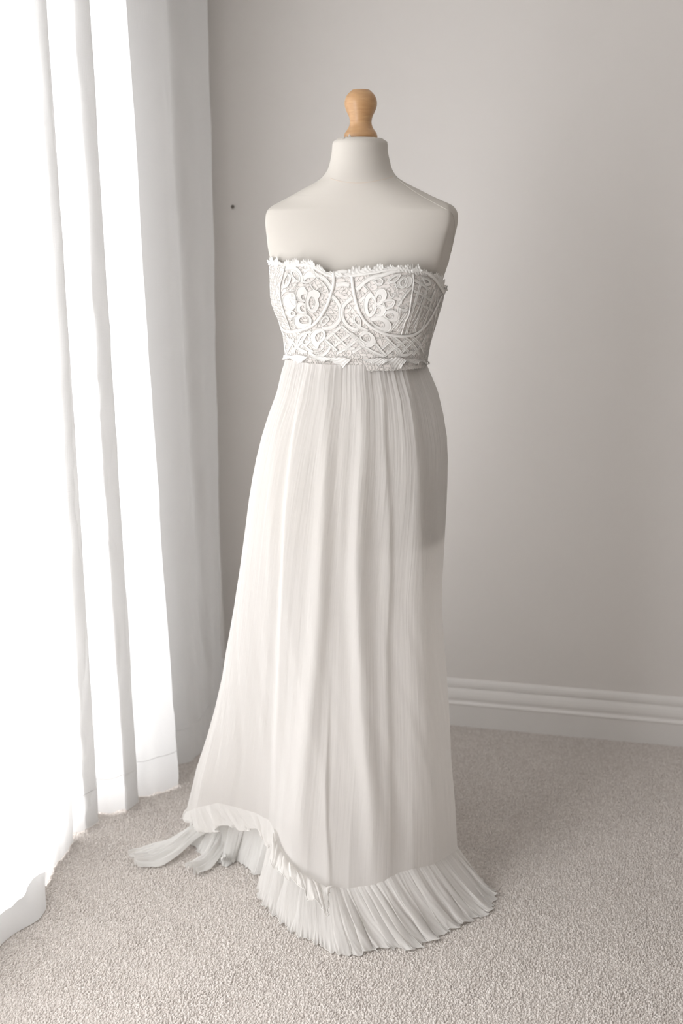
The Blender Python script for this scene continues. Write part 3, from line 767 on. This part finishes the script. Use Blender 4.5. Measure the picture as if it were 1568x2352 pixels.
for i in range(NV):
    v = i / (NV - 1)
    z = zW + (Sm[:, 2] - zW) * v
    xl = np.interp(z, SK[:, 0], SK[:, 1]); xr = np.interp(z, SK[:, 0], SK[:, 2])
    fd = np.interp(z, FD[:, 0], FD[:, 1])
    xm, hw = (xl + xr) / 2, (xr - xl) / 2
    bd = np.where(c_ > 0, fd, fd * 1.0 + .06 * v)
    low = np.clip((.75 - z) / .6, 0, 1)
    ymid = 2.0 + low * (.055 * np.clip(-s_, 0, 1) + .01)
    base_rows.append(np.stack([xm + hw * s_, ymid - bd * c_, z], -1))
base_rows = np.array(base_rows)
dS = Sm - base_rows[-1]
for i in range(NV):
    v = i / (NV - 1)
    P = base_rows[i] + dS * (v ** (2.0 if v < 1 else 1))
    X, Y_ = proj(P)
    f = np.zeros(NP)
    env = min(1, .25 + v * 2.2)
    for tr_, wl, wr, am in ridges:
        ty = [q_[1] for q_ in tr_]; tx = [q_[0] for q_ in tr_]
        dx = X - np.interp(Y_, ty, tx)
        fade = np.clip((ty[-1] + 60 - Y_) / 120, 0, 1) if ty[-1] < 1700 else 1
        grow = 1 + .5 * v
        f += np.where(c_ > -.05, am * env * fade * np.exp(-(dx / np.where(dx < 0, wl * grow, wr * grow)) ** 2), 0)
    tr_, wl, wr, am = late
    dx = X - np.interp(Y_, [q_[1] for q_ in tr_], [q_[0] for q_ in tr_])
    f += np.where(c_ > 0, am * np.clip((Y_ - 1480) / 350, 0, 1) * np.exp(-(dx / np.where(dx < 0, wl, wr)) ** 2), 0)
    # soft folds round the back, and fine gathers at the waist
    f += np.where(c_ <= .0, .012 * v * np.sin(PHS * 13) * np.clip(-c_ * 3, 0, 1), 0)
    g_ = PHS + .012 * math.sin(v * 21) + .02 * wob(PHS, 5, 2) * v
    f += .0004 * math.exp(-v / .08) * wob(g_, 95, 14) * (1 + .8 * wob(PHS, 9, 26)) + .00035 * math.exp(-v / .25) * wob(g_, 210, 17) + .0009 * math.exp(-v / .22) * wob(g_, 33, 28)
    f += .00013 * wob(g_, 47, 20) * (.4 + v)
    f += .0015 * wob(PHS + .3 * math.sin(v * 5), 18, 24) * v
    f = f * (1 - .65 * np.clip((v - .78) / .22, 0, 1) ** 1.5 * (c_ > -.2))
    PS[i] = P + outv * f[:, None]
aa, bb_ = np.meshgrid(np.linspace(0, 1, NP), np.linspace(0, 1, NV))
skirt = grid_obj('skirt', PS, M['gauze'], dress, True, np.stack([aa, bb_], -1))
hemline = PS[-1]
def hem_at(phi_deg):
    p_ = (np.radians(phi_deg) + math.pi) / (2 * math.pi) * NP
    i = np.floor(p_).astype(int); f = (p_ - i)[..., None]
    return hemline[i % NP] * (1 - f) + hemline[(i + 1) % NP] * f

# ------------------------------------------------------------------ dress: ruffles
def ruffle(name, A, B, m, pl, amp, mat, seed, sag=1.5, belly=.0, zmin=.004, hemw=.004, edge=.0, amps=None, warp=None):
    """gathered strip from line A (stitched) to line B (hem)"""
    n = len(A)
    u = np.linspace(0, 1, n)
    uw = u if warp is None else np.interp(u, warp[0], warp[1])
    am = amp * (1 if amps is None else np.interp(u, amps[0], amps[1]))
    ph = uw * pl * 2 * math.pi + 2.6 * wob(uw, 15, seed)
    T = np.gradient(A + B, axis=0); T /= np.linalg.norm(T, axis=1)[:, None] + 1e-9
    D = B - A
    nrm = np.cross(T, D); nrm /= np.linalg.norm(nrm, axis=1)[:, None] + 1e-9
    flip = np.sign((nrm * np.array((0, -.6, 1.0))).sum(1)); nrm *= np.where(flip == 0, 1, flip)[:, None]
    dh = D.copy(); dh[:, 2] = 0; dh /= np.linalg.norm(dh, axis=1)[:, None] + 1e-9
    ts_ = np.linspace(0, 1, m)
    P = np.zeros((m, n, 3))
    for i, t in enumerate(ts_):
        Q = A * (1 - t) + B * t
        Q[:, 2] = A[:, 2] * (1 - t) ** sag + B[:, 2] * (1 - (1 - t) ** sag) + belly * math.sin(math.pi * t)
        # folds wander sideways and split on the way down
        p_ = ph + .9 * wob(uw * 3 + t * .5, 9, seed + 1) * t + .7 * math.sin(2.2 * t + seed)
        rid = (np.abs(np.sin(p_ / 2)) ** .75 - .55) * (.65 + .6 * wob(uw, 31, seed + 3)) + .22 * wob(uw + .006 * math.sin(4 * t), pl * 8, seed + 6) * (1 - .5 * t) + .35 * wob(uw + .02 * t, pl * 3.1, seed + 8) * t
        e = .12 + .88 * math.sin(math.pi * min(1, t * 1.1 + .02) * .6)
        Q = Q + nrm * (am * e * rid)[:, None] + T * (.45 * am * e * np.cos(p_))[:, None]
        if t > .8: Q = Q + dh * (((t - .8) / .2) ** 2 * hemw * wob(u, pl * 6, seed + 9))[:, None] + (nrm * (((t - .8) / .2) * edge * wob(u, pl * 20, seed + 11))[:, None])
        P[i] = Q
    P[..., 2] = np.maximum(P[..., 2], zmin)
    a_, b_ = np.meshgrid(u, ts_)
    o = grid_obj(name, P, mat, dress, False, np.stack([a_, b_], -1))
    tb = Tubes(); tb.add(P[-1] + np.array((0, 0, .0006)), .0011, nrm, 1, 6); tb.build('rolled_hem', mat, o)
    return o
flo = lambda L_, z=.005: np.array([on_floor(x, y, z) for x, y in L_])
# front flounce, lower layer: from under the folded flap round to the right
hemR = [(588, 2042), (600, 2072), (635, 2106), (671, 2141), (724, 2166), (762, 2186), (797, 2193), (845, 2186), (888, 2177), (916, 2181), (955, 2179), (987, 2160), (1011, 2149), (1046, 2129), (1090, 2109), (1118, 2098), (1132, 2075), (1128, 2046), (1100, 2020)]
B = resample(flo(hemR), 620)
phis = np.interp(np.linspace(0, 1, 620), [0, .12, .26, .40, .50, .62, .72, .82, .92, 1], [-33, -24, -12, 2, 10, 22, 36, 52, 78, 100])
A = hem_at(phis) + np.array((0, 0, .002))
inn = np.clip((.42 - np.linspace(0, 1, 620)) / .08, 0, 1)[:, None]
A = A + inn * np.array((.018, .034, -.028))
ruffle('flounce', A, B, 46, 24, .013, M['ruffle'], 5, 1.35, .003, edge=.003, hemw=.007, amps=([0, .3, .42, 1], [.5, .4, 1, 1]), warp=([0, .36, 1], [0, .2, 1]))
# flounce over the train side: outer short layer
flapL = [(415, 1880, 2.17), (436, 1889, 2.14), (452, 1904, 2.12), (472, 1914, 2.10), (497, 1908, 2.09), (512, 1896, 2.08), (542, 1904, 2.06), (569, 1908, 2.045), (588, 1903, 2.03), (602, 1919, 2.01), (612, 1941, 1.995), (628, 1946, 1.98), (634, 1950, 1.965)]
B = resample(np.array([at(*q_) for q_ in flapL]), 300)
A = hem_at(np.linspace(-104, -25, 300)) + np.array((0, -.001, .003))
ruffle('short_flounce', A, B, 26, 8, .010, M['ruffle'], 21, 1.0, .0, hemw=.006, edge=.002, zmin=.02)
flapF = [(630, 1952, 1.95), (620, 1979, 1.92), (640, 1999, 1.892), (661, 2020, 1.868), (688, 2034, 1.846), (700, 2052, 1.832), (709, 2071, 1.818), (722, 2062, 1.82), (738, 2088, 1.806), (749, 2106, 1.798), (755, 2080, 1.815), (758, 2046, 1.845)]
B = resample(np.array([at(x_, y_, Y_ - .012) for x_, y_, Y_ in flapF]), 240)
A = hem_at(np.linspace(-27, 1.5, 240)) + np.array((0, -.006, .005))
ruffle('short_flounce', A, B, 26, 6, .009, M['ruffle'], 33, .8, .010, hemw=.003, edge=.0015, zmin=.02)
# under layer touching the carpet below the short flounce
Bp = flo([(425, 1925), (470, 1968), (500, 1978), (520, 1990), (542, 1974), (552, 1983), (569, 1992), (584, 2008), (612, 2006), (640, 2010)])
Ap = np.array([at(x, y, Y_) for x, y, Y_ in ((440, 1880, 2.19), (470, 1888, 2.17), (500, 1890, 2.15), (520, 1890, 2.13), (545, 1892, 2.12), (560, 1894, 2.11), (575, 1894, 2.10), (590, 1896, 2.08), (615, 1915, 2.05), (640, 1930, 2.02))])
ruffle('under_flounce', resample(Ap, 260), resample(Bp, 260), 30, 10, .008, M['under'], 44, 1.2, .0, edge=.002)
# two tails of the train lying on the carpet
def tail(name, far, near, arch, pl, amp, seed, z0, endcurl=.006):
    """ribbon of ruffle seen as two long edges, arched between them; first points leave the dress at height z0"""
    n, m = 120, 40
    k = len(far); hz_ = np.array([z0 * (1 - min(1, i / (k - 2))) ** 1.5 + .006 for i in range(k)])
    A = resample(np.array([on_floor(x, y, z + .012) for (x, y), z in zip(far, hz_)]), n)
    B = resample(np.array([on_floor(x, y, z) for (x, y), z in zip(near, hz_)]), n)
    u = np.linspace(0, 1, n); P = np.zeros((m, n, 3))
    for i, t in enumerate(np.linspace(0, 1, m)):
        Q = A * (1 - t) + B * t
        Q[:, 2] += arch * math.sin(math.pi * t) ** .8 * (1 - .45 * u) + amp * (math.sin(t * pl * 6.28 + seed) * (.4 + .6 * u) + .6 * wob(np.full(n, t) + .05 * np.sin(u * 7), 26, int(seed)) + .35 * wob(np.full(n, t) + .04 * np.sin(u * 9), 61, int(seed) + 4) + .5 * np.sin(t * pl * 13 + 2 * u)) * math.sin(math.pi * (t * .9 + .05))
        Q[:, 2] += endcurl * np.clip((u - .8) / .2, 0, 1) * (1 + math.sin(t * 24 + seed) + .5 * math.sin(t * 51))
        e = np.clip((u - .9) / .1, 0, 1) * .008 * math.sin(t * 34 + seed)
        Q[:, :2] += (B - A)[:, :2][:, ::-1] * np.array((-1, 1)) * e[:, None] * 3
        P[i] = Q
    P[..., 2] = np.maximum(P[..., 2], .004)
    a_, b_ = np.meshgrid(np.linspace(0, 1, n), np.linspace(0, 1, m))
    return grid_obj(name, P, M['under'], dress, False, np.stack([b_ * .4, a_], -1))
tail('train_ruffle', [(470, 1880), (440, 1897), (413, 1914), (386, 1929), (350, 1937), (313, 1952), (294, 1968)], [(500, 1900), (462, 1920), (443, 1934), (413, 1961), (376, 1986), (346, 1993), (317, 1993)], .013, 2.2, .0055, 1.0, .05)
tail('train_ruffle', [(505, 1895), (492, 1915), (479, 1940), (466, 1960), (440, 1978), (424, 1990)], [(545, 1895), (535, 1925), (512, 1960), (492, 1987), (475, 2004), (460, 2014)], .012, 2.0, .0055, 3.0, .05)
tail('train_ruffle', [(500, 1905), (500, 1930), (502, 1955), (509, 1979)], [(570, 1905), (560, 1930), (548, 1960), (536, 1988)], .010, 1.5, .004, 5.0, .04)
